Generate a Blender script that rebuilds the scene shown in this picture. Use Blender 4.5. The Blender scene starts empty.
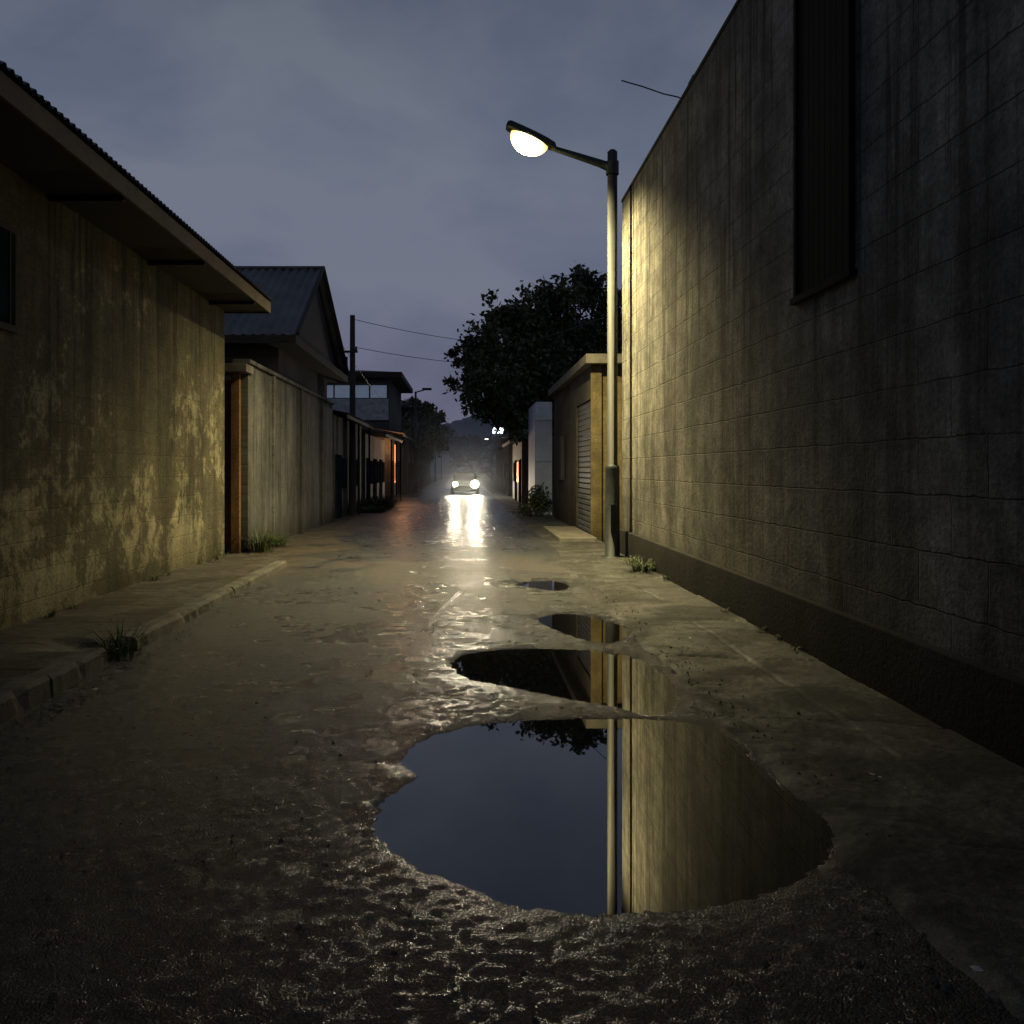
import bpy, bmesh, math, random
import numpy as np
from mathutils import Vector, Matrix
random.seed(7); rng=np.random.default_rng(7)
sc=bpy.context.scene
sc.view_settings.view_transform='Standard'; sc.view_settings.look='None'; sc.view_settings.exposure=0
F=900.0; CX=465.0; HY=470.0; EYE=1.6
def gp(px,py,z=0.0):
    Y=F*(EYE-z)/(py-HY); return ((px-CX)*Y/F, Y)
# ------------------------------------------------------------ node helpers
def link(nt,a,b): nt.links.new(a,b)
def setin(nt,node,key,val):
    s=node.inputs[key]
    if isinstance(val,bpy.types.NodeSocket): nt.links.new(val,s)
    else:
        if hasattr(s,'default_value'):
            if s.type=='RGBA' and len(val)==3: val=(*val,1)
            s.default_value=val
def nd(nt,t,ins=None,**props):
    n=nt.nodes.new(t)
    for k,v in props.items(): setattr(n,k,v)
    if ins:
        for k,v in ins.items(): setin(nt,n,k,v)
    return n
def newmat(name):
    m=bpy.data.materials.new(name); m.use_nodes=True
    nt=m.node_tree; b=nt.nodes['Principled BSDF']; return m,nt,b
def math_(nt,op,a,b=0.0,c=0.0,clamp=False):
    n=nd(nt,'ShaderNodeMath',{0:a,1:b,2:c},operation=op); n.use_clamp=clamp; return n.outputs[0]
def mixc(nt,f,a,b,bt='MIX'):
    n=nt.nodes.new('ShaderNodeMix'); n.data_type='RGBA'; n.blend_type=bt
    setin(nt,n,0,f); setin(nt,n,6,a); setin(nt,n,7,b); return n.outputs[2]
def ramp(nt,f,stops):
    n=nt.nodes.new('ShaderNodeValToRGB'); cr=n.color_ramp
    while len(cr.elements)<len(stops): cr.elements.new(0.5)
    for e,(p,c) in zip(cr.elements,stops):
        e.position=p
        if not hasattr(c,'__len__'): c=(c,c,c)
        e.color=(*c,1)
    setin(nt,n,0,f); return n.outputs[0]
def noise(nt,vec,scale,detail=4,rough=.6,dist=0):
    return nd(nt,'ShaderNodeTexNoise',{'Vector':vec,'Scale':scale,'Detail':min(detail,5),'Roughness':rough,'Distortion':dist}).outputs[0]
def vmul(nt,v,s):
    return nd(nt,'ShaderNodeVectorMath',{0:v,1:s},operation='MULTIPLY').outputs[0]
def pos(nt): return nd(nt,'ShaderNodeNewGeometry').outputs['Position']
def bump(nt,b,h,strength=.5,dist=.02):
    n=nd(nt,'ShaderNodeBump',{'Height':h,'Strength':strength,'Distance':dist}); link(nt,n.outputs[0],b.inputs['Normal'])

def simple(name,col,rough=.7,metal=0,var=.35,scale=4,bs=.0,spec=None):
    m,nt,b=newmat(name); p=pos(nt)
    n1=noise(nt,p,scale,5,.65)
    lo=tuple(c*(1-var) for c in col); hi=tuple(min(1,c*(1+var)) for c in col)
    c=ramp(nt,n1,[(.3,lo),(.7,hi)])
    setin(nt,b,'Base Color',c)
    setin(nt,b,'Roughness',math_(nt,'MULTIPLY_ADD',n1,.3,rough-.15))
    b.inputs['Metallic'].default_value=metal
    if spec is not None: b.inputs['Specular IOR Level'].default_value=spec
    if bs>0: bump(nt,b,noise(nt,p,scale*12,3,.6),bs,.01)
    return m

def wallmat(name,axis,c1,c2,bw=.42,bh=.21,mort=.35,peel=None,streak=.6,bs=.6,topstain=None,btone=.25,midc=.5,drips=0):
    m,nt,b=newmat(name); p=pos(nt)
    s=nd(nt,'ShaderNodeSeparateXYZ',{0:p})
    u=s.outputs[1] if axis=='x' else s.outputs[0]; v=s.outputs[2]
    uv=nd(nt,'ShaderNodeCombineXYZ',{0:u,1:v,2:0.0}).outputs[0]
    n1=noise(nt,uv,.6,5,.66,.5)
    fine=noise(nt,uv,26,4,.7)
    mid=noise(nt,uv,3.6,5,.72,.3)
    off=nd(nt,'ShaderNodeCombineXYZ',{0:math_(nt,'MULTIPLY_ADD',mid,.05,-.025),1:math_(nt,'MULTIPLY_ADD',mid,.05,-.025),2:0.0}).outputs[0]
    uvw=nd(nt,'ShaderNodeVectorMath',{0:off,1:uv},operation='ADD').outputs[0]
    br=nd(nt,'ShaderNodeTexBrick',{'Vector':uvw,'Color1':(.35,.35,.35),'Color2':(.75,.75,.75),'Mortar':(.5,.5,.5),'Scale':1.0,'Mortar Size':.009,'Mortar Smooth':.8,'Bias':0.0,'Brick Width':bw,'Row Height':bh})
    st=noise(nt,vmul(nt,uv,(1.5,.22,1)),1.0,5,.72,.3)
    c=mixc(nt,ramp(nt,n1,[(.35,0.),(.65,1.)]),c1,c2)
    c=mixc(nt,1.0,c,ramp(nt,br.outputs[0],[(0,1-btone),(1,1+btone)]),'MULTIPLY')
    if peel:
        pm=math_(nt,'ADD',mid,math_(nt,'MULTIPLY_ADD',v,-.06,.01))
        pm=math_(nt,'ADD',pm,math_(nt,'MULTIPLY_ADD',n1,1.5,-.76))
        c=mixc(nt,ramp(nt,pm,[(.47,0.),(.56,.6),(.75,.9)]),c,peel)
    c=mixc(nt,streak,c,mixc(nt,1.0,c,ramp(nt,st,[(.34,.22),(.52,.9),(.66,1.35)]),'MULTIPLY'))
    if drips:
        dr=noise(nt,vmul(nt,uv,(6,.16,1)),1.0,4,.6,.6)
        dm=math_(nt,'MULTIPLY',ramp(nt,dr,[(.52,0.),(.62,1.)]),math_(nt,'MULTIPLY_ADD',v,.14,drips-.4,True))
        c=mixc(nt,dm,c,(.022,.021,.019))
    c=mixc(nt,.6,c,mixc(nt,1.0,c,ramp(nt,fine,[(.3,.35),(.7,1.6)]),'MULTIPLY'))
    c=mixc(nt,midc,c,mixc(nt,1.0,c,ramp(nt,mid,[(.32,.45),(.66,1.4)]),'MULTIPLY'))
    if mort>0: c=mixc(nt,math_(nt,'MULTIPLY',math_(nt,'MULTIPLY',br.outputs['Fac'],mort),ramp(nt,n1,[(.4,.35),(.6,1.)])),c,(.03,.028,.025))
    if topstain:
        t=math_(nt,'ADD',math_(nt,'MULTIPLY_ADD',v,1.0,-topstain),math_(nt,'MULTIPLY_ADD',st,2.4,-1.2))
        c=mixc(nt,ramp(nt,t,[(.0,0.),(.6,.7)]),c,(.03,.028,.024))
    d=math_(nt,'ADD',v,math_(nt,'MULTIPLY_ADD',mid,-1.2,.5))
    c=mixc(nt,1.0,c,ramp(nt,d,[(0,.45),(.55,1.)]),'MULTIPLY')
    setin(nt,b,'Base Color',c); b.inputs['Roughness'].default_value=.9
    b.inputs['Specular IOR Level'].default_value=.2
    if bs>0: bump(nt,b,math_(nt,'MULTIPLY_ADD',br.outputs['Fac'],-1.6*mort,math_(nt,'ADD',fine,mid)) if mort>0 else math_(nt,'ADD',fine,mid),bs,.012)
    return m
def emis(name,col,st):
    m,nt,b=newmat(name); b.inputs['Base Color'].default_value=(*col,1)
    b.inputs['Emission Color'].default_value=(*col,1); b.inputs['Emission Strength'].default_value=st; return m
# ------------------------------------------------------------ mesh helpers
def put(ob,mat=None,parent=None,smooth=False):
    sc.collection.objects.link(ob)
    if mat: ob.data.materials.append(mat)
    if parent: ob.parent=parent
    if smooth and ob.type=='MESH':
        ob.data.polygons.foreach_set('use_smooth',[True]*len(ob.data.polygons))
    return ob
def empty(name,loc=(0,0,0)):
    e=bpy.data.objects.new(name,None); e.location=loc; sc.collection.objects.link(e); e.empty_display_size=.2; return e
def mesh(name,v,f,mat=None,parent=None,smooth=False):
    me=bpy.data.meshes.new(name); me.from_pydata([tuple(a) for a in v],[],f); me.update()
    return put(bpy.data.objects.new(name,me),mat,parent,smooth)
def box(name,x0,x1,y0,y1,z0,z1,mat,parent=None,bev=0.0):
    v=[(x,y,z) for x in(x0,x1) for y in(y0,y1) for z in(z0,z1)]
    f=[(0,1,3,2),(4,6,7,5),(0,4,5,1),(2,3,7,6),(0,2,6,4),(1,5,7,3)]
    o=mesh(name,v,f,mat,parent)
    if bev>0:
        md=o.modifiers.new('b','BEVEL'); md.width=bev; md.segments=2
    return o
def tube(name,pts,rad,mat,parent=None,seg=12):
    pts=[Vector(p) for p in pts]; V=[];Fc=[]
    for i,p in enumerate(pts):
        t=(pts[min(i+1,len(pts)-1)]-pts[max(i-1,0)]).normalized()
        a=t.cross(Vector((0,0,1)) if abs(t.z)<.9 else Vector((0,1,0))).normalized(); b_=t.cross(a)
        r=rad[i] if hasattr(rad,'__len__') else rad
        for k in range(seg):
            an=2*math.pi*k/seg; V.append(p+a*math.cos(an)*r+b_*math.sin(an)*r)
    for i in range(len(pts)-1):
        for k in range(seg):
            k2=(k+1)%seg; Fc.append((i*seg+k,i*seg+k2,(i+1)*seg+k2,(i+1)*seg+k))
    Fc.append(tuple(range(seg))); Fc.append(tuple((len(pts)-1)*seg+k for k in range(seg)))
    return mesh(name,V,Fc,mat,parent,seg>8)
def npmesh(name,V,Q,mat,parent=None,smooth=False):
    me=bpy.data.meshes.new(name); V=np.asarray(V,dtype=np.float32); Q=np.asarray(Q,dtype=np.int32)
    me.vertices.add(len(V)); me.vertices.foreach_set('co',V.ravel())
    k=Q.shape[1]; me.loops.add(Q.size); me.loops.foreach_set('vertex_index',Q.ravel())
    me.polygons.add(len(Q)); me.polygons.foreach_set('loop_start',np.arange(len(Q),dtype=np.int32)*k)
    me.update(calc_edges=True); 
    return put(bpy.data.objects.new(name,me),mat,parent,smooth)
def vnoise(x,y,s,seed=0):
    x=x*s+1000.; y=y*s+1000.
    xi=np.floor(x).astype(np.int64); yi=np.floor(y).astype(np.int64); fx=x-xi; fy=y-yi
    fx=fx*fx*(3-2*fx); fy=fy*fy*(3-2*fy)
    def h(a,b):
        n=(a*374761393+b*668265263+seed*1442695041)&0xffffffff
        n=((n^(n>>13))*1274126177)&0xffffffff
        return ((n^(n>>16))&0xffff)/65535.-.5
    return (h(xi,yi)*(1-fx)+h(xi+1,yi)*fx)*(1-fy)+(h(xi,yi+1)*(1-fx)+h(xi+1,yi+1)*fx)*fy
def fbm(x,y,s,o=4,seed=0):
    c,s_=math.cos(.6),math.sin(.6)
    return sum(vnoise((x*c-y*s_) if i%2 else x,(x*s_+y*c) if i%2 else y,s*2**i,seed+i)*.5**i for i in range(o))
def sstep(a,b,x):
    t=np.clip((x-a)/(b-a),0,1); return t*t*(3-2*t)
def grid(name,xs,ys,hf,mat,maskf=None,parent=None):
    X,Y=np.meshgrid(xs,ys); Z=hf(X,Y)
    V=np.stack([X.ravel(),Y.ravel(),Z.ravel()],1); nx=len(xs);ny=len(ys)
    i=np.arange(nx*ny).reshape(ny,nx)
    Q=np.stack([i[:-1,:-1],i[:-1,1:],i[1:,1:],i[1:,:-1]],-1).reshape(-1,4)
    o=npmesh(name,V,Q,mat,parent,True)
    if maskf:
        c=maskf(X,Y).reshape(-1,4).astype(np.float32)
        a=o.data.color_attributes.new('mask','FLOAT_COLOR','POINT'); a.data.foreach_set('color',c.ravel())
    return o
# ------------------------------------------------------------ world
w=bpy.data.worlds.new('World'); sc.world=w; w.use_nodes=True; nt=w.node_tree
bg=nt.nodes['Background']
tc=nd(nt,'ShaderNodeTexCoord').outputs['Generated']
sp=nd(nt,'ShaderNodeSeparateXYZ',{0:tc})
g=ramp(nt,math_(nt,'ABSOLUTE',sp.outputs[2]),[(0,(.150,.140,.195)),(.07,(.136,.136,.198)),(.2,(.118,.135,.200)),(.36,(.110,.133,.190)),(.55,(.080,.098,.138)),(1,(.04,.052,.078))])
n=noise(nt,vmul(nt,tc,(1.0,1.0,1.7)),1.8,5,.52,.5)
n2=noise(nt,vmul(nt,tc,(1.,1.,2.0)),5.5,5,.55,.3)
cl=math_(nt,'ADD',math_(nt,'MULTIPLY',n,.7),math_(nt,'MULTIPLY',n2,.3))
g=mixc(nt,1.0,g,ramp(nt,cl,[(.36,(.62,.65,.72)),(.49,(.96,.97,1.)),(.62,(1.38,1.32,1.2))]),'MULTIPLY')
link(nt,g,bg.inputs[0]); bg.inputs[1].default_value=1.0
# ------------------------------------------------------------ materials
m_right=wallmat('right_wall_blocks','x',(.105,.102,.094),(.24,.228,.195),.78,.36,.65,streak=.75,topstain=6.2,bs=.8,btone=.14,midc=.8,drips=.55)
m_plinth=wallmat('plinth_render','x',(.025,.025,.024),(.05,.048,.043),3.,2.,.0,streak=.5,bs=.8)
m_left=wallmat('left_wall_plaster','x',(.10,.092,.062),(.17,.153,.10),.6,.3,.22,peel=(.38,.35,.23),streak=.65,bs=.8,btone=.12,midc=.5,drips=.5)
m_lefty=wallmat('left_end_plaster','y',(.10,.09,.06),(.16,.14,.09),.5,.25,.16,streak=.4,bs=0)
m_comp=wallmat('compound_wall','x',(.09,.09,.09),(.16,.157,.148),1.2,5.,.15,streak=.7,bs=.3,drips=.6)
m_orange=wallmat('gate_rust_paint','y',(.16,.09,.04),(.22,.12,.05),.18,9.,.5,streak=.5,bs=0)
m_dark=simple('dark_timber',(.022,.019,.016),.8,0,.4,3)
m_panel=simple('window_panel_iron',(.010,.010,.010),.85,0,.5,6,.2,.1)
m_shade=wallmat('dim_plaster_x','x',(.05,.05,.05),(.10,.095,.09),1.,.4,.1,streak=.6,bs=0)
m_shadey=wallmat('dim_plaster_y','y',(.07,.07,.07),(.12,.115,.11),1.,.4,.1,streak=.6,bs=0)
m_kx=wallmat('ochre_plaster_x','x',(.06,.056,.045),(.10,.09,.07),.6,.3,.1,streak=.7,bs=0)
m_ky=wallmat('ochre_plaster_y','y',(.10,.08,.04),(.16,.125,.06),.4,.2,.4,streak=.5,bs=0)
m_white=simple('pale_gate_paint',(.62,.68,.78),.6,0,.15,2)
m_tin=simple('corrugated_iron',(.09,.09,.095),.55,.4,.4,1.5)
m_tin2=simple('corrugated_iron_weathered',(.10,.11,.125),.6,.2,.45,1.2)
m_fascia=simple('fascia_board',(.11,.085,.055),.8,0,.5,2.5,.3)
m_conc=simple('concrete_trim',(.13,.12,.10),.85,0,.45,3)
m_kerb=simple('kerb_concrete',(.10,.095,.085),.85,0,.6,5,.9)
m_pole=simple('painted_steel_grey',(.030,.032,.032),.65,0,.35,2,.1,.25)
m_poledark=simple('painted_steel_dark',(.020,.027,.027),.55,0,.4,4,.1,.3)
m_black=simple('black_plastic',(.012,.012,.013),.6,0,.3)
m_wood=simple('wood_pole',(.03,.025,.02),.85,0,.4)
m_glass,nt,b=newmat('window_glass'); setin(nt,b,'Base Color',ramp(nt,noise(nt,pos(nt),3),[(.3,(.01,.012,.015)),(.7,(.03,.035,.045))])); b.inputs['Roughness'].default_value=.9; b.inputs['Specular IOR Level'].default_value=.0
def leafmat(name,c1,c2):
    m,nt,b=newmat(name); p=pos(nt)
    c=mixc(nt,ramp(nt,noise(nt,p,1.3,2),[(.38,0.),(.62,1.)]),c1,c2)
    c=mixc(nt,1.,c,ramp(nt,noise(nt,p,9,1),[(.3,.5),(.7,1.5)]),'MULTIPLY')
    setin(nt,b,'Base Color',c); b.inputs['Roughness'].default_value=.6; return m
m_leaf=leafmat('tree_leaves',(.03,.045,.022),(.07,.09,.04))
m_weed=leafmat('weed_leaves',(.04,.065,.022),(.08,.105,.04))
m_bark=simple('bark',(.05,.042,.033),.9,0,.4,6,.5)
# road
def roadmat():
    m,nt,b=newmat('wet_asphalt'); p=pos(nt)
    at=nd(nt,'ShaderNodeVertexColor',layer_name='mask'); s=nd(nt,'ShaderNodeSeparateColor',{0:at.outputs[0]})
    wet_dark,sand,far=s.outputs[0],s.outputs[1],s.outputs[2]
    mid=noise(nt,p,7,5,.8); grit=noise(nt,p,150,3,.85)
    vo=nd(nt,'ShaderNodeTexVoronoi',{'Vector':p,'Scale':105.0}); agg=vo.outputs['Distance']; vcol=vo.outputs['Color']
    v2=nd(nt,'ShaderNodeTexVoronoi',{'Vector':p,'Scale':38.0}).outputs['Color']
    c=mixc(nt,ramp(nt,mid,[(.36,0.),(.66,1.)]),(.024,.027,.032),(.062,.067,.072))
    c=mixc(nt,.9,c,mixc(nt,1.,c,ramp(nt,vcol,[(.1,.2),(.65,.9),(.95,3.4)]),'MULTIPLY'))
    c=mixc(nt,.85,c,mixc(nt,1.,c,ramp(nt,v2,[(.15,.35),(.6,.85),(.92,2.6)]),'MULTIPLY'))
    c=mixc(nt,math_(nt,'MULTIPLY',sand,ramp(nt,mid,[(.35,.3),(.6,1.)])),c,(.105,.077,.05))
    c=mixc(nt,ramp(nt,wet_dark,[(0,0.),(1,.88)]),c,(.007,.007,.008))
    setin(nt,b,'Base Color',c)
    r=mixc(nt,ramp(nt,mid,[(.38,0.),(.62,1.)]),(.30,)*3,(.46,)*3)
    r=mixc(nt,wet_dark,r,(.20,)*3); r=mixc(nt,far,r,ramp(nt,mid,[(.4,.18),(.6,.36)])); r=mixc(nt,math_(nt,'MULTIPLY',sand,.5),r,(.6,)*3)
    setin(nt,b,'Roughness',r); b.inputs['Specular IOR Level'].default_value=.5
    h=math_(nt,'ADD',math_(nt,'MULTIPLY',agg,-1.4),grit)
    st=math_(nt,'MULTIPLY_ADD',far,-.3,.95)
    n=nd(nt,'ShaderNodeBump',{'Height':h,'Strength':st,'Distance':.006}); link(nt,n.outputs[0],b.inputs['Normal'])
    return m
def pavemat(name,c1,c2,dirt,crk=.8):
    m,nt,b=newmat(name); p=pos(nt)
    big=noise(nt,p,1.3,5,.72,.5); mid=noise(nt,p,6,5,.8,.2); fine=noise(nt,p,90,3,.8)
    v2=nd(nt,'ShaderNodeTexVoronoi',{'Vector':p,'Scale':45.0}).outputs['Color']
    pv=nd(nt,'ShaderNodeVectorMath',{0:vmul(nt,p,(1,1,0)),1:nd(nt,'ShaderNodeCombineXYZ',{0:big,1:mid,2:0.0}).outputs[0]},operation='ADD').outputs[0]
    ck=nd(nt,'ShaderNodeTexVoronoi',{'Vector':pv,'Scale':.5},feature='DISTANCE_TO_EDGE').outputs['Distance']
    crack=math_(nt,'MULTIPLY',ramp(nt,ck,[(0,1.),(.009,0.)]),ramp(nt,big,[(.44,0.),(.50,1.)]))
    c=mixc(nt,ramp(nt,mid,[(.36,0.),(.64,1.)]),c1,c2)
    c=mixc(nt,ramp(nt,big,[(.44,0.),(.54,.95)]),c,dirt)
    c=mixc(nt,.75,c,mixc(nt,1.,c,ramp(nt,fine,[(.3,.3),(.7,1.8)]),'MULTIPLY'))
    c=mixc(nt,.5,c,mixc(nt,1.,c,ramp(nt,v2,[(.15,.5),(.6,.9),(.92,1.9)]),'MULTIPLY'))
    c=mixc(nt,math_(nt,'MULTIPLY',crack,crk),c,(.008,.007,.006))
    setin(nt,b,'Base Color',c); setin(nt,b,'Roughness',ramp(nt,big,[(.35,.42),(.6,.8)]))
    b.inputs['Specular IOR Level'].default_value=.35
    bump(nt,b,math_(nt,'ADD',fine,math_(nt,'MULTIPLY',mid,.9)),.8,.007); return m
m_road=roadmat()
m_pave=pavemat('pavement_concrete',(.036,.037,.036),(.10,.098,.09),(.031,.030,.027))
m_pavel=pavemat('pavement_slabs',(.052,.05,.045),(.10,.093,.08),(.045,.038,.03))
m_dirt=pavemat('bare_earth',(.07,.05,.032),(.11,.085,.055),(.04,.036,.03))
# ------------------------------------------------------------ ground, road, puddles
def smooth_poly(P,n=8):
    P=np.array(P); N=len(P); out=[]
    for i in range(N):
        a,b_,c,d=P[(i-1)%N],P[i],P[(i+1)%N],P[(i+2)%N]
        for k in range(n):
            t=k/n; out.append(.5*((2*b_)+(c-a)*t+(2*a-5*b_+4*c-d)*t*t+(3*b_-a-3*c+d)*t**3))
    return np.array(out)
pud_px=[
 [(402,760),(425,740),(470,727),(530,721),(600,719),(670,721),(722,733),(750,757),(772,782),(812,808),(834,838),(815,870),(770,893),(715,906),(640,913),(565,913),(505,903),(455,884),(405,862),(376,832),(380,804),(401,788),(414,776)],
 [(451,664),(470,654),(520,649),(575,650),(622,655),(652,667),(674,687),(676,705),(655,716),(610,706),(560,697),(510,687),(468,678)],
 [(539,620),(560,614),(590,617),(612,624),(626,633),(612,642),(588,640),(560,631)],
 [(508,585),(530,581),(558,581),(577,587),(560,592),(535,590)]]
puds=[smooth_poly([gp(*q) for q in P],6) for P in pud_px]
def sdist(P,X,Y):
    shp=X.shape; x=X.ravel(); y=Y.ravel(); d=np.full(x.shape,1e9); ins=np.zeros(x.shape,bool)
    N=len(P)
    for i in range(N):
        ax,ay=P[i]; bx,by=P[(i+1)%N]; ex,ey=bx-ax,by-ay; L=ex*ex+ey*ey+1e-12
        t=np.clip(((x-ax)*ex+(y-ay)*ey)/L,0,1); d=np.minimum(d,(x-ax-t*ex)**2+(y-ay-t*ey)**2)
        cr=((ay>y)!=(by>y))&(x<ex*(y-ay)/(ey if abs(ey)>1e-12 else 1e-12)+ax); ins^=cr
    return (np.sqrt(d)*np.where(ins,-1,1)).reshape(shp)
def pud_sd(X,Y):
    d=np.full(X.shape,5.0); 
    for P in puds:
        m=(X>P[:,0].min()-1.2)&(X<P[:,0].max()+1.2)&(Y>P[:,1].min()-1.2)&(Y<P[:,1].max()+1.2)
        if m.any(): d[m]=np.minimum(d[m],sdist(P,X[m],Y[m]))
    return d
cache={}
def base_h(X,Y):
    sd=pud_sd(X,Y); near=sstep(30,18,Y)
    h=np.where(sd<0,np.clip(sd*.09,-.05,0),.0065*(1-np.exp(-np.clip(sd,0,9)*16)))+ (fbm(X,Y,3,3,5)*.0015+fbm(X,Y,26,3,9)*.0038)*near
    h=np.where(sd>.10,np.maximum(h,.0028),h)
    h=np.where(sd<-.10,np.minimum(h,-.004),h)
    return h,sd
def road_h(X,Y):
    h,sd=base_h(X,Y); cache['sd']=sd
    return h+.02*sstep(8,14,Y)
patches=[(365,672,.24,.16),(402,711,.36,.2),(425,590,.25,.4),(350,872,.22,.07),(255,688,.22,.15),(570,965,.3,.06),(480,990,.2,.06),(415,648,.32,.5),(345,698,.15,.1),(300,765,.18,.1),(415,605,.2,.3),(500,636,.35,.25),(440,720,.35,.25),(180,720,.2,.1),(230,850,.12,.05),(395,680,.2,.15),(330,640,.2,.2)]
crk=smooth_poly([gp(*q) for q in [(462,592),(440,612),(432,628),(450,636),(500,641),(540,640),(500,640.5),(450,635),(433,627),(441,611)]],5)
def road_mask(X,Y):
    sd=cache['sd']; jit=fbm(X,Y,4,4,31)
    wet_dark=sstep(.26,.02,sd+jit*.34)
    wet_dark=np.maximum(wet_dark,.65*sstep(.8,.1,sd+jit*1.2))
    for (px,py,rx,ry) in patches:
        cx,cy=gp(px,py); rr=np.sqrt(((X-cx)/rx)**2+((Y-cy)/max(ry,.08)/1.3)**2)+fbm(X,Y,5,4,77)*1.7
        wet_dark=np.maximum(wet_dark,.9*sstep(1.15,.8,rr))
    m=(Y>7)&(Y<13); dc=np.full(X.shape,5.); dc[m]=np.abs(sdist(crk,X[m],Y[m])); wet_dark=np.maximum(wet_dark,.8*sstep(.05,.02,dc+jit*.02))
    big=fbm(X,Y,.8,5,55)
    wet_dark=np.maximum(wet_dark,.5*sstep(-.1,.4,big))
    wet_dark=np.maximum(wet_dark,.8*sstep(.28,.40,fbm(X,Y,2.6,5,57)))
    wet_dark=np.maximum(wet_dark,.75*sstep(5.0,2.8,Y+big*1.5))  # mask also rises toward the near end, darkening the road there
    wet_dark=np.maximum(wet_dark,.6*sstep(-.6,-2.4,X+big*1.2)*sstep(10,6,Y))  # and darker toward the left of the near road
    sn=fbm(X,Y,.9,4,101); sn2=fbm(X,Y,2.2,4,111)
    sand=sstep(12,13.8,Y+sn*3)*sstep(17.5,15.2,Y+sn*3)*.55*sstep(-.15,.35,sn2+.1)
    sand=np.maximum(sand,.9*sstep(-2.2,-3.1,X+sn*1.2)*sstep(11.5,14,Y))
    sand=np.maximum(sand,.25*sstep(1.3,1.7,X+sn*.6)*sstep(5,9,Y))
    far=sstep(12,30,Y+sn*5)
    wet_dark=wet_dark*(1-.5*sand)
    return np.stack([wet_dark,sand,far,np.ones_like(wet_dark)],-1)
ys=[-8,-5,-3,-1,0.5,1.3,1.8]; y=2.1
while y<170: ys.append(y); y*= 1.0042 if y<22 else 1.02
ys=np.array(ys)
road=grid('road',np.arange(-3.95,1.80,.0165),ys,road_h,m_road,road_mask)
m_water,nt,b=newmat('puddle_water')
setin(nt,b,'Base Color',ramp(nt,noise(nt,pos(nt),3,4),[(.3,(.007,.007,.006)),(.7,(.014,.013,.011))]))
b.inputs['Roughness'].default_value=.012; b.inputs['IOR'].default_value=1.75
for i,P in enumerate(puds):
    c=P.mean(0); d=P-c; r=np.linalg.norm(d,axis=1,keepdims=True); Q=c+d*(1+.075/np.maximum(r,.1))
    z=.0003*i+(.0 if i<2 else .0035*(i-1))
    mesh('puddle',[(q[0],q[1],z) for q in Q],[tuple(range(len(Q)))],m_water)
gx=np.concatenate([np.linspace(-400,-12,12),np.linspace(-10,10,30),np.linspace(12,400,12)])
gy=np.concatenate([np.linspace(-60,0,8),np.linspace(2,60,50),np.linspace(70,700,20)])
grid('ground',gx,gy,lambda X,Y:-.09+fbm(X,Y,.5,3,3)*.02,m_dirt)
# right pavement
slab_r=rng.uniform(-.010,.010,200)
def rp_h(X,Y):
    q=(Y+.35*(X-2)+fbm(X,Y,2,2,61)*.12)/1.9
    k=np.floor(q).astype(int)%200; col=(X>2.35).astype(int)
    fr=q%1.0; fade=sstep(-.3,.1,fbm(X,Y,.8,3,44)+.12)
    joint=(sstep(.014,.005,np.minimum(fr,1-fr))+.5*sstep(.02,.01,np.abs(X-2.35+fbm(X,Y,2,2,62)*.05)))*fade
    h=.026+.03*sstep(1.7,2.9,X)+(slab_r[k]+slab_r[(k*7+col*13)%200]*.5)-joint*.02
    edge=1.66+fbm(X*0,Y,1.1,3,12)*.22
    h=h-.06*sstep(edge+.05,edge-.12,X)
    h=h+fbm(X,Y,3,4,8)*.006+fbm(X,Y,30,2,2)*.005
    hb,sd=base_h(X,Y); h=h-.05*sstep(.15,-.1,sd)
    return h
grid('pavement',np.arange(1.40,2.97,.0165),ys[ys<60],rp_h,m_pave)
def lp_h(X,Y):
    z=.135-.02*sstep(7.3,7.8,Y)
    gap=sstep(7.25,7.4,Y)*sstep(8.0,7.85,Y)*sstep(-3.75,-3.2,X)
    z=z-gap*.11
    z=z-.09*sstep(13.5,16,Y)-.03*sstep(-3.4,-3.0,X)*sstep(14,15,Y)
    jf=(Y/1.1)%1.0; z=z-.012*sstep(.025,.01,np.minimum(jf,1-jf))*(Y<14)
    edge=-3.04-.35*sstep(14.5,18,Y)+fbm(X*0,Y,1.2,3,60)*.2*sstep(14,16,Y)
    z=z-.2*sstep(edge,edge+.05,X)
    return z+fbm(X,Y,5,4,20)*.010+.02*fbm(X,Y,2,3,4)*sstep(13,16,Y)
grid('pavement',np.arange(-5.2,-2.93,.03),ys[(ys<80)],lp_h,m_pavel)
kerb=empty('kerb')
y=-2.0; k=0
while y<14.4:
    L=random.uniform(1.5,1.9)
    if y<7.3 and y+L>7.3: L=7.3-y
    if L>.2:
        h=.165 if y<7.2 else .125
        dx=random.uniform(-.012,.012); dz=random.uniform(-.01,.008); nseg=14
        V=[];Fc=[]
        for i in range(nseg+1):
            yy=y+.004+(L-.008)*i/nseg; e1=random.uniform(-.007,.007); e2=random.uniform(-.006,.006); chip=.02 if random.random()<.12 else 0
            V+=[(-3.07,yy,-.05),(-3.07,yy,h+dz),(-2.94+e1-chip,yy,h+dz+e2*.5),(-2.905+dx+e1-chip,yy,h+dz-.03-chip+e2),(-2.895+dx+e1*.5,yy,-.05)]
        for i in range(nseg):
            for j in range(4): Fc.append((i*5+j,(i+1)*5+j,(i+1)*5+j+1,i*5+j+1))
        Fc+=[(4,3,2,1,0),tuple(nseg*5+j for j in range(5))]
        mesh('kerb_stone_%d'%k,V,Fc,m_kerb,kerb)
    y+=L; k+=1
    if 7.25<=y<7.8: y=7.95
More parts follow.
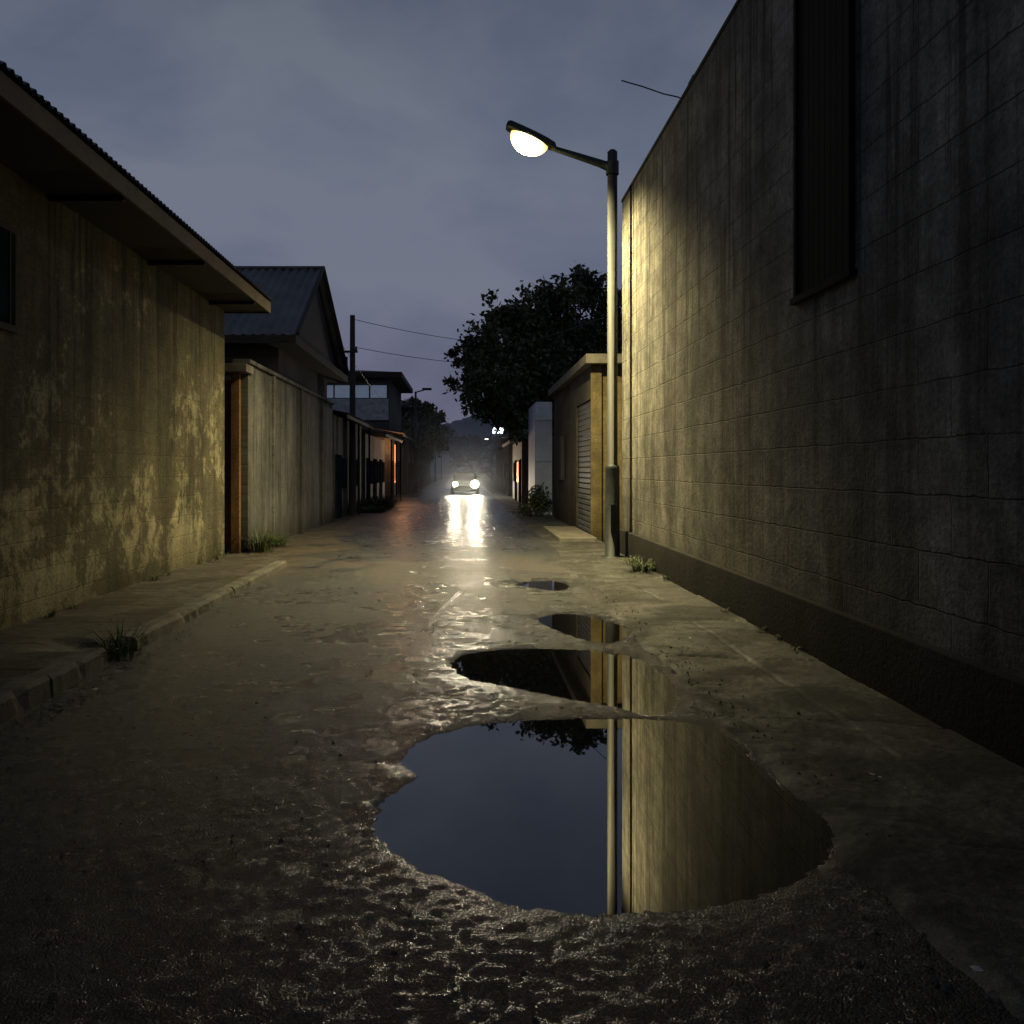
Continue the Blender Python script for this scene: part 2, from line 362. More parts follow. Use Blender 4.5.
# ------------------------------------------------------------ right wall
rw=empty('concrete_block_wall')
box('wall',2.95,3.2,-6,16.9,-.1,6.62,m_right,rw,.01)
box('plinth',2.875,2.947,-6,16.93,-.1,.50,m_plinth,rw,.012)
box('coping',2.935,3.23,-6,16.92,6.622,6.68,m_plinth,rw,.01)
lw=empty('window_shutter'); lw.parent=rw
box('frame_left',2.90,2.948,7.90,7.96,3.12,5.75,m_panel,lw,.005)
box('frame_right',2.90,2.948,6.80,6.86,3.12,5.75,m_panel,lw,.005)
box('sill',2.885,2.948,6.76,8.0,3.06,3.118,m_panel,lw,.005)
box('frame_head',2.90,2.948,6.80,7.96,5.752,5.82,m_panel,lw,.005)
for i in range(9):
    y0=6.862+i*.1150; box('slat_%d'%i,2.925,2.947,y0,y0+.112,3.12,5.75,m_panel,lw,.004)
tube('loose_wire',[(3.0,12.3,6.66),(2.9,12.3,6.70),(2.7,12.25,6.72),(2.4,12.2,6.80),(2.12,12.2,6.88)],.009,m_black,None,6)
tube('loose_wire',[(3.0,12.0,6.66),(2.98,12.0,6.75),(3.02,11.9,6.83)],.008,m_black,None,6)
# ------------------------------------------------------------ street lamp
sl=empty('street_lamp',(0,0,0)); PX,PY=2.62,16.0
tube('base_sleeve',[(PX,PY,-.05),(PX,PY,1.62),(PX,PY,1.66),(PX,PY,1.70)],[.135,.125,.125,.088],m_poledark,sl,20)
tube('base_flange',[(PX,PY,.0),(PX,PY,.07)],[.2,.19],m_poledark,sl,16)
tube('shaft',[(PX,PY,1.66),(PX,PY,7.25)],[.092,.088],m_pole,sl,20)
tube('cap',[(PX,PY,7.25),(PX,PY,7.29)],[.09,.05],m_poledark,sl,16)
box('door',PX-.05,PX+.05,PY-.140,PY-.12,.5,1.0,m_poledark,sl,.005)
tube('collar',[(PX,PY,6.85),(PX,PY,7.08)],[.115,.115],m_poledark,sl,16)
tube('arm',[(PX,PY,6.98),(2.4,PY,7.05),(2.0,PY,7.18),(1.62,PY,7.30),(1.45,PY,7.37)],[.075,.07,.06,.05,.05],m_poledark,sl,12)
tube('brace',[(PX,PY,6.90),(2.40,PY,7.0)],[.03,.03],m_poledark,sl,8)
A=Vector((1.60,PY,7.32)); B=Vector((.74,PY,7.72)); ax=(B-A); L=ax.length; ax.normalize(); up=Vector((-ax.z,0,ax.x)); 
if up.z<0: up=-up
secs=[(0,.06,.05,.06),(.04,.10,.08,.08),(.2,.15,.09,.09),(.45,.165,.095,.09),(.75,.165,.095,.09),(.95,.16,.09,.09),(1.0,.14,.06,.06)]
V=[];Fc=[];n=16
for t,hw,ht,hb in secs:
    for k in range(n):
        a=2*math.pi*k/n; cy=math.copysign(abs(math.cos(a))**.5,math.cos(a))*hw; s_=math.sin(a); cz=math.copysign(abs(s_)**.5,s_)*(ht if s_>0 else hb*.55)
        V.append(A+ax*(t*L)+Vector((0,cy,0))+up*cz)
for i in range(len(secs)-1):
    for k in range(n): Fc.append((i*n+k,i*n+(k+1)%n,(i+1)*n+(k+1)%n,(i+1)*n+k))
Fc+= [tuple(range(n)),tuple((len(secs)-1)*n+k for k in range(n))]
mesh('luminaire_housing',V,Fc,m_poledark,sl,True)
C=A+ax*(.50*L)-up*.04
# lens bowl enlarged for the lamp's glow; its falloff is painted into the emission
m_lens,nt,b=newmat('lamp_lens'); b.inputs['Base Color'].default_value=(1,.85,.5,1)
bulb=C-up*.18
dd=nd(nt,'ShaderNodeVectorMath',{0:pos(nt),1:tuple(bulb)},operation='DISTANCE').outputs['Value']
setin(nt,b,'Emission Color',ramp(nt,dd,[(.14,(1,.93,.62)),(.34,(1,.80,.28))])); setin(nt,b,'Emission Strength',nd(nt,'ShaderNodeMapRange',{0:dd,1:.15,2:.36,3:8.0,4:1.4}).outputs[0])
V=[];Fc=[];nu,nv=24,10
for j in range(nv):
    ph=j/(nv-1)*math.pi/2
    for k in range(nu):
        a=2*math.pi*k/nu; V.append(C+ax*(math.cos(a)*math.cos(ph)*.36)+Vector((0,math.sin(a)*math.cos(ph)*.17,0))-up*(math.sin(ph)*.29))
for j in range(nv-1):
    for k in range(nu): Fc.append((j*nu+k,j*nu+(k+1)%nu,(j+1)*nu+(k+1)%nu,(j+1)*nu+k))
mesh('lens',V,Fc,m_lens,sl,True)
ld=bpy.data.lights.new('lamp_light','SPOT'); ld.energy=6000; ld.color=(1,.83,.40); ld.spot_size=math.radians(143); ld.spot_blend=1.0; ld.shadow_soft_size=.10
lo=bpy.data.objects.new('lamp_light',ld); sc.collection.objects.link(lo); lo.parent=sl; lo.location=C-up*.44; lo.rotation_euler=(math.radians(5),math.radians(-4),0)
ld=bpy.data.lights.new('bulb_light','POINT'); ld.energy=60; ld.color=(1,.82,.38); ld.shadow_soft_size=.08
lo=bpy.data.objects.new('bulb_light',ld); sc.collection.objects.link(lo); lo.parent=sl; lo.location=C-up*.42
# ------------------------------------------------------------ corrugated sheet helper
def corr(name,p0,p1,q0,q1,wl,amp,mat,parent,n2=2):
    p0,p1,q0,q1=[Vector(a) for a in (p0,p1,q0,q1)]
    L=(p1-p0).length; n=int(L/wl*6); nn=((p1-p0).cross(q0-p0)).normalized()
    if nn.z<0: nn=-nn
    V=[];Fc=[]
    for i in range(n+1):
        t=i/n; o=nn*(math.sin(t*L/wl*2*math.pi)*amp)
        a=p0.lerp(p1,t)+o; b_=q0.lerp(q1,t)+o
        for k in range(n2): V.append(a.lerp(b_,k/(n2-1)))
    for i in range(n):
        for k in range(n2-1): Fc.append((i*n2+k,(i+1)*n2+k,(i+1)*n2+k+1,i*n2+k+1))
    return mesh(name,V,Fc,mat,parent,True)
# ------------------------------------------------------------ left house
lh=empty('plastered_house')
box('wall_street',-4.55,-4.30,-6,16.1,-.1,4.50,m_left,lh,.01)
box('wall_end',-11,-4.552,15.85,16.1,-.1,4.50,m_lefty,lh)
corr('roof',(-3.45,-6,4.64),(-3.45,16.25,4.64),(-8,-6,6.3),(-8,16.25,6.3),.12,.018,m_tin,lh)
box('fascia',-3.53,-3.495,-6,16.2,4.42,4.61,m_fascia,lh,.004)
box('soffit',-4.298,-3.532,-6,16.18,4.44,4.465,m_dark,lh)
box('barge_board',-4.5,-3.532,16.19,16.22,4.42,4.62,m_dark,lh)
for i in range(8):
    y0=-5.2+i*2.9; box('rafter_%d'%i,-4.296,-3.535,y0,y0+.07,4.38,4.438,m_dark,lh)
mesh('gable_end',[(-11,16.08,4.502),(-4.3,16.08,4.502),(-4.3,16.08,4.8),(-7.9,16.08,6.1),(-11,16.08,4.9)],[(0,1,2,3,4)],m_lefty,lh)
box('window_frame',-4.298,-4.26,7.35,8.58,2.9,3.9,m_dark,lh,.004)
box('window_glass',-4.262,-4.25,7.42,8.51,2.97,3.83,m_glass,lh)
for i in range(5): box('window_bar_%d'%i,-4.249,-4.235,7.5+i*.22,7.52+i*.22,2.97,3.83,m_dark,lh)
# ------------------------------------------------------------ compound wall with rust gate
cw=empty('compound_wall')
box('wall',-4.35,-4.12,17.1,28,-.1,3.62,m_comp,cw,.008)
box('coping',-4.40,-4.06,17.02,28.02,3.622,3.70,m_comp,cw,.01)
for i in range(3): box('pilaster_%d'%i,-4.118,-4.07,19.2+i*3.3,19.4+i*3.3,-.1,3.61,m_comp,cw,.006)
gt=empty('rusty_gate')
box('gate_leaf',-5.2,-4.40,16.98,17.04,.1,3.3,m_orange,gt,.004)
for i in range(4): box('gate_rail_%d'%i,-5.2,-4.40,16.95,16.978,.25+i*.95,.33+i*.95,m_orange,gt,.004)
box('gate_post',-4.40,-4.24,16.90,17.04,-.1,3.42,m_orange,gt,.006)
box('gate_lintel',-5.3,-4.06,16.72,17.3,3.43,3.58,m_conc,gt,.01)
# ------------------------------------------------------------ gabled house
gh=empty('gabled_house')
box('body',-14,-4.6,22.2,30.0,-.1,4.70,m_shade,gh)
box('eaves_slab',-14,-4.0,21.3,30.8,4.60,4.80,m_dark,gh,.01)
corr('roof_front',(-14,21.5,4.83),(-3.98,21.5,4.83),(-14,26.2,7.45),(-4.1,26.2,7.45),.24,.03,m_tin2,gh)
corr('roof_back',(-14,30.9,4.83),(-3.98,30.9,4.83),(-14,26.2,7.45),(-4.1,26.2,7.45),.24,.03,m_tin2,gh)
mesh('gable',[(-4.35,21.8,4.81),(-4.35,30.6,4.81),(-4.35,26.2,7.35)],[(0,1,2)],m_dark,gh)
tube('ridge_cap',[(-14,26.2,7.48),(-4.08,26.2,7.48)],.06,m_tin,gh,8)
tube('verge_front',[(-4.0,21.5,4.86),(-4.12,26.2,7.49)],.05,m_dark,gh,6)
tube('verge_back',[(-4.0,30.9,4.86),(-4.12,26.2,7.49)],.05,m_dark,gh,6)
# ------------------------------------------------------------ row of shop sheds, left, beyond
def shed(name,x,y0,y1,h,ov,wall,roofm,dep=4,lit=None):
    e=empty(name)
    box('wall_street',x-.2,x,y0,y1,-.1,h,wall,e)
    box('wall_end',x-dep,x-.202,y0,y0+.2,-.1,h,m_shadey,e)
    corr('roof',(x+ov,y0-.3,h+.03),(x+ov,y1+.2,h+.03),(x-dep,y0-.3,h+.9),(x-dep,y1+.2,h+.9),.25,.02,roofm,e)
    box('fascia',x+ov-.05,x+ov-.02,y0-.3,y1+.2,h-.12,h-.01,m_dark,e)
    n=max(1,int((y1-y0)/3))
    for i in range(n):
        a=y0+.5+i*(y1-y0-.6)/n
        box('door_%d'%i,x+.002,x+.05,a,a+1.1,.0,2.1,m_glass,e,.004)
        box('window_%d'%i,x+.002,x+.05,a+1.5,a+2.3,1.0,2.0,m_glass if lit is None else lit,e,.004)
        if ov>.45: box('awning_post_%d'%i,x+ov-.12,x+ov-.05,a+2.7,a+2.77,-.05,h-.12,m_glass,e)
    return e
m_litor=emis('lit_interior',(1,.33,.10),1.3)
m_litwarm=emis('lit_window_warm',(1,.7,.4),1.3)
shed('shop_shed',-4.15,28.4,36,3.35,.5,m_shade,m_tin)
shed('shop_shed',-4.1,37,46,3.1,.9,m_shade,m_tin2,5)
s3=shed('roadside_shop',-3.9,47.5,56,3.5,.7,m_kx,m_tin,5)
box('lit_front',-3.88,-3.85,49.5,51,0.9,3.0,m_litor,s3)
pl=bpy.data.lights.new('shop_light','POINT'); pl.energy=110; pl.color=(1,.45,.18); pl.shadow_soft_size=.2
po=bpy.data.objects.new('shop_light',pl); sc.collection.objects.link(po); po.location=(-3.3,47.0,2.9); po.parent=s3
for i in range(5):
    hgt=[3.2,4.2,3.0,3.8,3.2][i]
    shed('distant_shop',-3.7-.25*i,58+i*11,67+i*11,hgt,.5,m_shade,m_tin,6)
ts=empty('two_storey_building')
box('body',-9.5,-4.25,50.6,60,0,6.74,m_shade,ts)
box('front_band',-9.4,-4.3,50.48,50.58,4.4,5.6,simple('pale_render',(.36,.38,.40),.8),ts,.01)
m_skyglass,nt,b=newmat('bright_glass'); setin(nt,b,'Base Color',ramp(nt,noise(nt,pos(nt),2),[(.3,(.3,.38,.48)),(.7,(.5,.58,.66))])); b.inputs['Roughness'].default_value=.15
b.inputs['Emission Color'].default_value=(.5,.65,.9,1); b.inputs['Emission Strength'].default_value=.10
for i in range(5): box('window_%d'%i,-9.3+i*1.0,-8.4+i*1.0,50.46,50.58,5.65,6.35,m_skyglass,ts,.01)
box('roof_slab',-9.9,-3.5,49.9,60.5,6.75,7.05,m_dark,ts,.02)
mesh('roof_hip',[(-9.7,50,7.05),(-3.7,50,7.05),(-3.7,60,7.05),(-9.7,60,7.05),(-6.5,55,7.7)],[(0,1,4),(1,2,4),(2,3,4),(3,0,4)],m_dark,ts)
# ------------------------------------------------------------ utility pole & wires
up_=empty('utility_pole')
tube('pole',[(-4.0,32,-.1),(-4.0,32,7.1)],[.13,.09],m_wood,up_,12)
box('crossarm',-4.5,-3.8,31.84,31.90,5.75,5.83,m_wood,up_,.008)
for i,x in enumerate((-4.45,-3.85)): tube('insulator_%d'%i,[(x,31.87,5.83),(x,31.87,5.97)],[.04,.03],m_black,up_,8)
tube('transformer_box',[(-4.25,31.8,5.25),(-4.25,31.8,5.6)],[.11,.11],m_black,up_,12)
def sag(a,b_,s,n=16):
    a=Vector(a);b_=Vector(b_); return [a.lerp(b_,i/n)-Vector((0,0,s*4*(i/n)*(1-i/n))) for i in range(n+1)]
pw=empty('power_lines')
tube('wire_1',sag((-4.0,31.87,6.95),(5.5,42,7.4),.35),.011,m_black,pw,5)
tube('wire_2',sag((-3.9,31.87,5.95),(5.5,42,6.6),.35),.011,m_black,pw,5)
tube('wire_3',sag((-4.3,31.87,5.95),(-4.5,80,6.0),.8),.012,m_black,pw,5)
tube('wire_4',sag((3.4,20.8,5.2),(-.2,46,7.8),.3),.009,m_black,pw,5)
def farlamp(x,y,h,d=1,lit=None):
    fl=empty('street_lamp')
    tube('shaft',[(x,y,0),(x,y,h)],[.1,.07],m_poledark,fl,10)
    tube('arm',[(x,y,h-.05),(x+.7*d,y,h+.15)],.045,m_poledark,fl,8)
    box('luminaire_housing',x+(.45 if d>0 else -1.1),x+(1.1 if d>0 else -.45),y-.15,y+.15,h+.1,h+.25,m_poledark,fl,.03)
    if lit: box('lens',x+(.55 if d>0 else -1.0),x+(1.0 if d>0 else -.55),y-.16,y+.16,h-.02,h+.098,lit,fl,.02)
farlamp(-3.4,62,7.0)
m_farlamp=emis('distant_lamp_lens',(1,.85,.6),9)
farlamp(-3.9,118,6.0,1,m_farlamp); farlamp(4.0,135,6.2,-1,m_farlamp); farlamp(-4.2,160,6.2,1,m_farlamp)
# ------------------------------------------------------------ right small building w/ shutter
kb=empty('shutter_building')
box('wall_street_a',2.9,3.1,23.42,29.3,-.1,4.0,m_kx,kb)
box('wall_street_top',2.9,3.1,20.8,23.418,3.25,4.0,m_kx,kb)
box('wall_street_b',2.9,3.1,20.62,20.80,-.1,3.248,m_kx,kb)
box('wall_front',3.102,8,20.62,20.85,-.1,4.0,m_ky,kb)
box('pillar',2.87,3.12,20.52,20.617,-.1,4.0,m_ky,kb,.01)
box('roof_slab',2.72,8,20.25,29.5,4.002,4.22,m_conc,kb,.015)
for i in range(24): 
    z0=.1+i*.131; box('shutter_slat_%d'%i,2.93,2.97,20.81,23.41,z0,z0+.12,m_tin2,kb,.02)
box('door_step',2.05,2.88,19.6,23.6,-.1,.13,m_conc,kb,.02)
box('window',2.86,2.898,26,27.6,1.3,2.6,m_dark,kb,.01)
pg=empty('pale_metal_gate')
box('gate_panel',2.42,2.98,30.8,30.86,.0,3.93,m_white,pg,.006)
for i in range(3): box('rail_%d'%i,2.42,2.98,30.76,30.798,.5+i*1.4,.56+i*1.4,m_white,pg,.004)
box('gate_side',2.40,2.46,30.862,34.0,.0,3.9,m_white,pg,.006)
def rshed(name,x,y0,y1,h,wall,lit=None):
    e=empty(name)
    box('wall_street',x,x+.2,y0,y1,-.1,h,wall,e)
    box('wall_end',x+.202,x+5,y0,y0+.2,-.1,h,m_shadey,e)
    corr('roof',(x-.6,y0-.3,h+.03),(x-.6,y1,h+.03),(x+5,y0-.3,h+.9),(x+5,y1,h+.9),.25,.02,m_tin,e)
    box('fascia',x-.58,x-.55,y0-.3,y1,h-.15,h-.01,m_fascia,e)
    for i in range(max(1,int((y1-y0)/3.5))):
        a=y0+.5+i*3.5
        box('door_%d'%i,x-.05,x-.002,a,a+1.2,0,2.1,m_glass,e,.004)
        box('window_%d'%i,x-.05,x-.002,a+1.7,a+2.6,1,2,(lit if (lit and i%2==0) else m_glass),e,.004)
    return e
k1=rshed('brown_kiosk',2.65,42,50,3.0,simple('brown_boards',(.13,.06,.035),.8),m_litor)
for i in range(5): rshed('distant_shop',2.6+.3*i,52+i*12,62+i*12,[3.4,3.2,4.4,3.3,4][i],m_shade,m_litwarm if i in(2,) else None)
sg=empty('lit_shop_sign')
box('sign_box',1.55,2.32,52,52.15,3.65,4.10,m_dark,sg,.02)
box('sign_face',1.60,2.27,51.96,51.995,3.70,4.05,emis('sign_face',(.85,.95,1),3),sg)
tube('bracket',[(2.3,52.07,3.9),(2.9,52.07,3.9)],.04,m_poledark,sg,6)
tube('post',[(2.55,52.07,0),(2.55,52.07,4.3)],.05,m_poledark,sg,8)
# ------------------------------------------------------------ foliage
def leafcloud(name,lobes,count,size,mat,parent,seed=1,sig=.10):
    r=np.random.default_rng(seed); P=[]
    vol=np.array([l[3]*l[4]*l[5] for l in lobes]); cnt=(count*vol**.75/(vol**.75).sum()).astype(int)
    for l,c_ in zip(lobes,cnt):
        nclump=max(5,c_//40)
        d=r.normal(size=(nclump,3)); d/=np.linalg.norm(d,axis=1,keepdims=True)
        cc=d*(r.uniform(.3,1.15,(nclump,1)))*np.array(l[3:6])+np.array(l[:3])
        idx=r.integers(0,nclump,c_); P.append(cc[idx]+r.normal(size=(c_,3))*(sig+.08*min(l[3:6])))
    P=np.concatenate(P); n=len(P)
    a=r.normal(size=(n,3)); a/=np.linalg.norm(a,axis=1,keepdims=True)
    b_=np.cross(a,r.normal(size=(n,3))); b_/=np.linalg.norm(b_,axis=1,keepdims=True)
    s=(size*r.uniform(.5,1.3,(n,1)))
    V=np.stack([P-a*s,P+b_*s*.5,P+a*s,P-b_*s*.5],1).reshape(-1,3)
    return npmesh(name,V,np.arange(4*n).reshape(n,4),mat,parent)
def limbs(parent,base,top,targets,r0):
    base=Vector(base);top=Vector(top)
    tube('trunk',[base,base.lerp(top,.5)+Vector((.1,.05,0)),top],[r0,r0*.8,r0*.65],m_bark,parent,10)
    for i,t in enumerate(targets):
        t=Vector(t); m1=top.lerp(t,.5)+Vector((random.uniform(-.3,.3),random.uniform(-.3,.3),.2))
        tube('limb_%d'%i,[top-Vector((0,0,.3)),m1,t],[r0*.45,r0*.28,r0*.08],m_bark,parent,7)
tr=empty('broadleaf_tree')
def T(px,py,Y,r,ry=None,rz=None): return ((px-CX)*Y/F,Y,EYE+(HY-py)*Y/F,r,ry or r,rz or r)
lob=[T(566,298,36,.8),T(590,288,37,.7),T(528,312,35.5,.9),T(500,318,36,.75),T(488,346,35,.95),T(462,352,36,.5),T(468,378,35.5,.7),T(496,385,34.5,1.1),
 T(540,352,36,1.3),T(580,345,37,1.3),T(560,390,36,1.3),T(518,412,35.5,1.0),T(600,360,38,1.4),T(612,312,38,.9),T(498,408,36,.7),T(578,281,36.5,.4),T(545,298,36,.5),T(620,400,38,1.3),T(480,410,36,.4),T(630,340,38.5,1.1),T(545,385,37,1.4),T(520,350,37,1.1),T(550,325,37,1.0),T(490,297,36,.25)]
leafcloud('crown',lob,40000,.135,m_leaf,tr,3)
limbs(tr,(3.4,36.6,-.1),(3.3,36.5,3.4),[l[:3] for l in lob[::2]],.3)
t2=empty('background_tree')
lob=[T(415,425,68,1.5),T(402,420,70,1.2),T(428,420,68,1.1),T(412,409,69,.8),T(425,440,66,1.3),T(402,440,68,1.4),T(436,434,68,.6)]
leafcloud('crown',lob,8000,.25,m_leaf,t2,4); limbs(t2,(-4,68,-.1),(-3.9,68,3.),[l[:3] for l in lob[::2]],.25)
def weed(name,x,y,z,r,h,n,seed,leaf=.02):
    rr=random.Random(seed); V=[];Fc=[]
    for i in range(n):
        a=rr.uniform(0,2*math.pi); d=r*.5*rr.random()**.5; bx,by=x+math.cos(a)*d,y+math.sin(a)*d
        hh=h*rr.uniform(.35,1); lean=r*rr.uniform(.2,1.1); a2=a+rr.uniform(-.6,.6); w_=leaf*rr.uniform(.5,1.2)
        px_,py_=-math.sin(a2)*w_,math.cos(a2)*w_; b0=len(V)
        for t in (0,.4,.75,1):
            q=(bx+math.cos(a2)*lean*t*t,by+math.sin(a2)*lean*t*t,z+hh*(t-.25*t*t*t)); ww=(1-t)*.9+.1 if t>.3 else .7
            V.append((q[0]-px_*ww,q[1]-py_*ww,q[2])); V.append((q[0]+px_*ww,q[1]+py_*ww,q[2]))
        for k in range(3): Fc.append((b0+2*k,b0+2*k+1,b0+2*k+3,b0+2*k+2))
        if leaf<.013:
            for k in range(5):
                t=rr.uniform(.3,1); q=(bx+math.cos(a2)*lean*t*t,by+math.sin(a2)*lean*t*t,z+hh*(t-.25*t*t*t)); s=leaf*rr.uniform(1.2,2.4); an=rr.uniform(0,6.28); b0=len(V)
                dx,dy,dz=math.cos(an)*s,math.sin(an)*s,rr.uniform(-.4,.6)*s
                V+=[(q[0],q[1],q[2]),(q[0]+dx-dy*.4,q[1]+dy+dx*.4,q[2]+dz),(q[0]+dx*2,q[1]+dy*2,q[2]+dz),(q[0]+dx+dy*.4,q[1]+dy-dx*.4,q[2]+dz)]; Fc.append((b0,b0+1,b0+2,b0+3))
    return mesh(name,V,Fc,m_weed)
weed('weed_clump',-2.90,7.62,0,.32,.45,55,1,.008)
weed('weed_clump',-3.05,7.8,0,.2,.25,50,8,.008)
weed('weed_clump',-3.95,17.3,.04,.5,.6,170,2,.012)
weed('weed_clump',-3.9,18.4,.04,.45,.35,120,12,.012)
weed('weed_clump',2.72,13.7,.05,.35,.3,120,3,.01)
weed('weed_clump',2.78,14.9,.05,.2,.2,50,5,.01)
for i in range(7): weed('weed_clump',2.83+random.uniform(-.03,.03),random.uniform(7,13),.06,.08,.08,12,20+i,.006)
for i in range(9): weed('weed_clump',-4.2,random.uniform(8,16),.11,.12,.12,16,40+i,.006)
weed('grass_verge',-3.6,36,0,1.3,.7,500,6,.03); weed('grass_verge',-3.7,39,0,1.2,.8,400,7,.03); weed('grass_verge',-3.4,33.5,0,.8,.4,250,17,.025)
e=empty('shrub'); leafcloud('foliage',[(2.35,30.3,.45,.3,.3,.4),(2.6,30.4,.6,.25,.25,.45),(2.05,30.1,.25,.2,.2,.2)],1500,.06,m_leaf,e,9)
tube('stem',[(2.4,30.3,-.05),(2.4,30.3,.7)],.03,m_bark,e,6)
hx=np.linspace(-150,150,260); 
def hill(name,y0,hf,mat):
    V=[];Q=[];rows=7
    for j in range(rows):
        t=j/(rows-1)
        for i,x in enumerate(hx): V.append((x,y0+t*60,hf(x)*math.sin(t*math.pi/2)**.8+(random.uniform(-.6,.6) if j else 0)))
    n=len(hx)
    for j in range(rows-1):
        for i in range(n-1): Q.append((j*n+i,j*n+i+1,(j+1)*n+i+1,(j+1)*n+i))
    return npmesh(name,V,Q,mat,None,False)
m_hill=simple('haze_tinted_hill',(.14,.16,.21),.95,0,.25,.05,.0)  # distance haze is mixed into the hill's base colour
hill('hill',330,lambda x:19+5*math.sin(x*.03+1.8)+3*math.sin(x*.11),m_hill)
lob=[(x,175+random.uniform(-8,8),4+random.uniform(-1,3),3.5,3,4.5) for x in range(-60,61,5)]
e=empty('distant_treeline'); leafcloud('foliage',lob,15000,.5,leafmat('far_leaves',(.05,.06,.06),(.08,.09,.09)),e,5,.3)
# ------------------------------------------------------------ low mist volume added to give the car headlights a halo
mi=box('halo_mist',-40,40,47,300,-.05,5,None)
m=bpy.data.materials.new('halo_scatter'); m.use_nodes=True; nt=m.node_tree; nt.nodes.clear()
out=nt.nodes.new('ShaderNodeOutputMaterial'); vs=nd(nt,'ShaderNodeVolumeScatter',{'Color':(.85,.9,1.0),'Density':.0028,'Anisotropy':.72}); link(nt,vs.outputs[0],out.inputs['Volume'])
mi.data.materials.append(m)
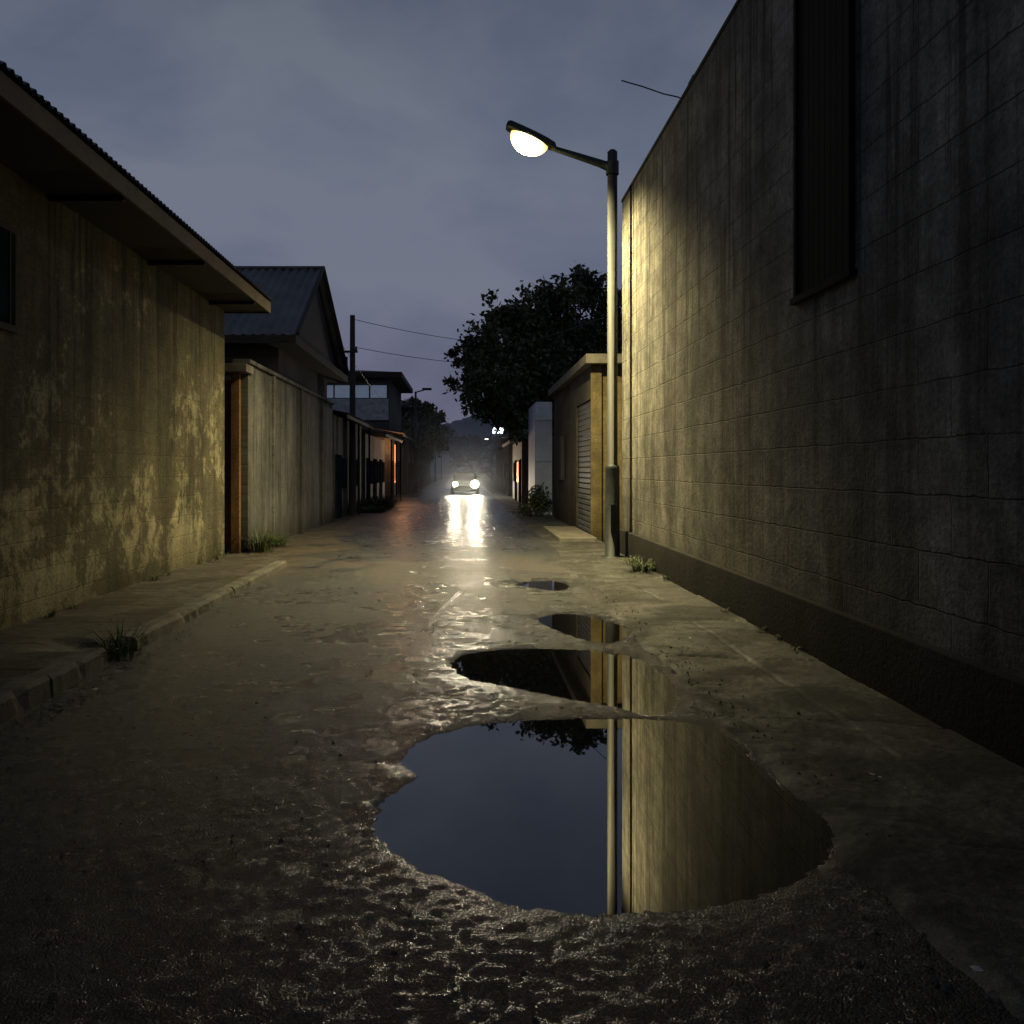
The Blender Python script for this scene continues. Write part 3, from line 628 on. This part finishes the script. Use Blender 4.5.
# ------------------------------------------------------------ car
def car(x,y,name='car',energy=1000):
    e=empty(name,(0,0,0)); paint=simple('car_paint',(.012,.013,.015),.5,0,.1,spec=.1)
    def loft(nm,secs,mat,n=20,p=.45):
        V=[];Fc=[]
        for (yy,hw,z0,z1,tw) in secs:
            cz=(z0+z1)/2; hz=(z1-z0)/2
            for k in range(n):
                a=2*math.pi*k/n; cx_=math.copysign(abs(math.cos(a))**p,math.cos(a)); s_=math.copysign(abs(math.sin(a))**p,math.sin(a))
                V.append((x+cx_*(hw+(tw-hw)*max(0,s_)),y+yy,cz+hz*s_))
        for i in range(len(secs)-1):
            for k in range(n): Fc.append((i*n+k,i*n+(k+1)%n,(i+1)*n+(k+1)%n,(i+1)*n+k))
        Fc.append(tuple(range(n))); Fc.append(tuple((len(secs)-1)*n+k for k in range(n)))
        return mesh(nm,V,Fc,mat,e,True)
    loft('body',[(0,.66,.32,.62,.6),(.08,.78,.24,.74,.7),(.4,.84,.22,.84,.76),(1.2,.86,.22,.95,.8),(3.2,.86,.22,.98,.8),(3.9,.84,.24,.96,.78),(4.1,.74,.3,.85,.7)],paint)
    loft('cabin',[(1.0,.74,.9,.96,.7),(1.55,.76,.9,1.4,.6),(1.9,.77,.9,1.48,.6),(3.1,.76,.9,1.46,.6),(3.9,.72,.9,1.0,.66)],m_glass)
    loft('roof',[(1.6,.58,1.40,1.46,.5),(2.2,.6,1.42,1.51,.5),(3.2,.58,1.40,1.47,.5)],paint)
    for i,(wx,wy) in enumerate([(-.8,.75),(.8,.75),(-.8,3.3),(.8,3.3)]):
        tube('wheel_%d'%i,[(x+wx-.1,y+wy,.31),(x+wx+.1,y+wy,.31)],.31,m_black,e,20)
    box('grille',x-.35,x+.35,y-.03,y+.0,.42,.56,m_black,e,.01)
    box('number_plate',x-.25,x+.25,y-.05,y-.032,.30,.40,m_black,e,.003)
    for i,s_ in enumerate((-1,1)):
        lens=emis('headlight_lens',(1,.88,.66),[12,22][i])
        r_=[.16,.25][i]
        tube('headlight_%d'%i,[(x+s_*.62,y+.02,.70),(x+s_*.62,y-.06,.70),(x+s_*.62,y-.12,.70)],[r_,r_,r_*.7],lens,e,20)
        l=bpy.data.lights.new('beam','SPOT'); l.energy=energy*(1.8 if s_>0 else .8); l.color=(1,.86,.62); l.spot_size=math.radians(70); l.spot_blend=.9; l.shadow_soft_size=.2; l.specular_factor=.18
        o=bpy.data.objects.new('beam_%d'%i,l); sc.collection.objects.link(o); o.parent=e; o.location=(x+s_*.62,y-.2,.70); o.rotation_euler=(math.radians(90),0,math.radians(180))
    return e
car(0.0,57)
# ------------------------------------------------------------ litter
m_lit=simple('litter_paper',(.6,.6,.6),.7)
def litter(px,py,s,name='litter_scrap'):
    x_,y_=gp(px,py,.04); V=[];r=random.Random(px)
    for i in range(3):
        for j in range(3): V.append((x_+(i-1)*s+r.uniform(-.3,.3)*s,y_+(j-1)*s*.8+r.uniform(-.3,.3)*s,(.06 if x_>1.6 else .045)+r.uniform(0,.4)*s))
    mesh(name,V,[(0,1,4,3),(1,2,5,4),(3,4,7,6),(4,5,8,7)],m_lit)
for a in [(976,971,.014),(872,778,.012),(880,781,.008),(118,672,.02),(905,792,.008),(690,640,.012),(95,690,.02)]: litter(*a)
V=[];Fc=[];rr=random.Random(5)
for i in range(2600):
    if rr.random()<.35: x_=1.7+rr.gauss(0,.14)
    elif rr.random()<.4: x_=-2.82+abs(rr.gauss(0,.12))
    else: x_=rr.uniform(-2.8,2.8)
    y_=2.5+rr.random()**1.3*14; s=.004+.011*rr.random()**3; z_=.010+s*.3+(.02 if x_>1.65 else 0)
    if pud_sd(np.array([x_]),np.array([y_]))[0]<.1: continue
    b0=len(V)
    for k in range(5):
        a=2*math.pi*k/5; V.append((x_+math.cos(a)*s*rr.uniform(.7,1.2),y_+math.sin(a)*s*rr.uniform(.7,1.2),z_-s*.4))
    V.append((x_+rr.uniform(-.3,.3)*s,y_,z_+s*.7))
    for k in range(5): Fc.append((b0+k,b0+(k+1)%5,b0+5))
mesh('gravel',V,Fc,simple('gravel_stone',(.07,.065,.055),.8,0,.6,40))
# ------------------------------------------------------------ camera
cd=bpy.data.cameras.new('camera'); cd.sensor_width=36; cd.lens=36*F/1024; cd.shift_x=(512-CX)/1024; cd.shift_y=-(512-HY)/1024; cd.clip_end=2000; cd.clip_start=.05
co=bpy.data.objects.new('camera',cd); sc.collection.objects.link(co); co.location=(0,0,EYE); co.rotation_euler=(math.radians(90),0,0); sc.camera=co
print('done')
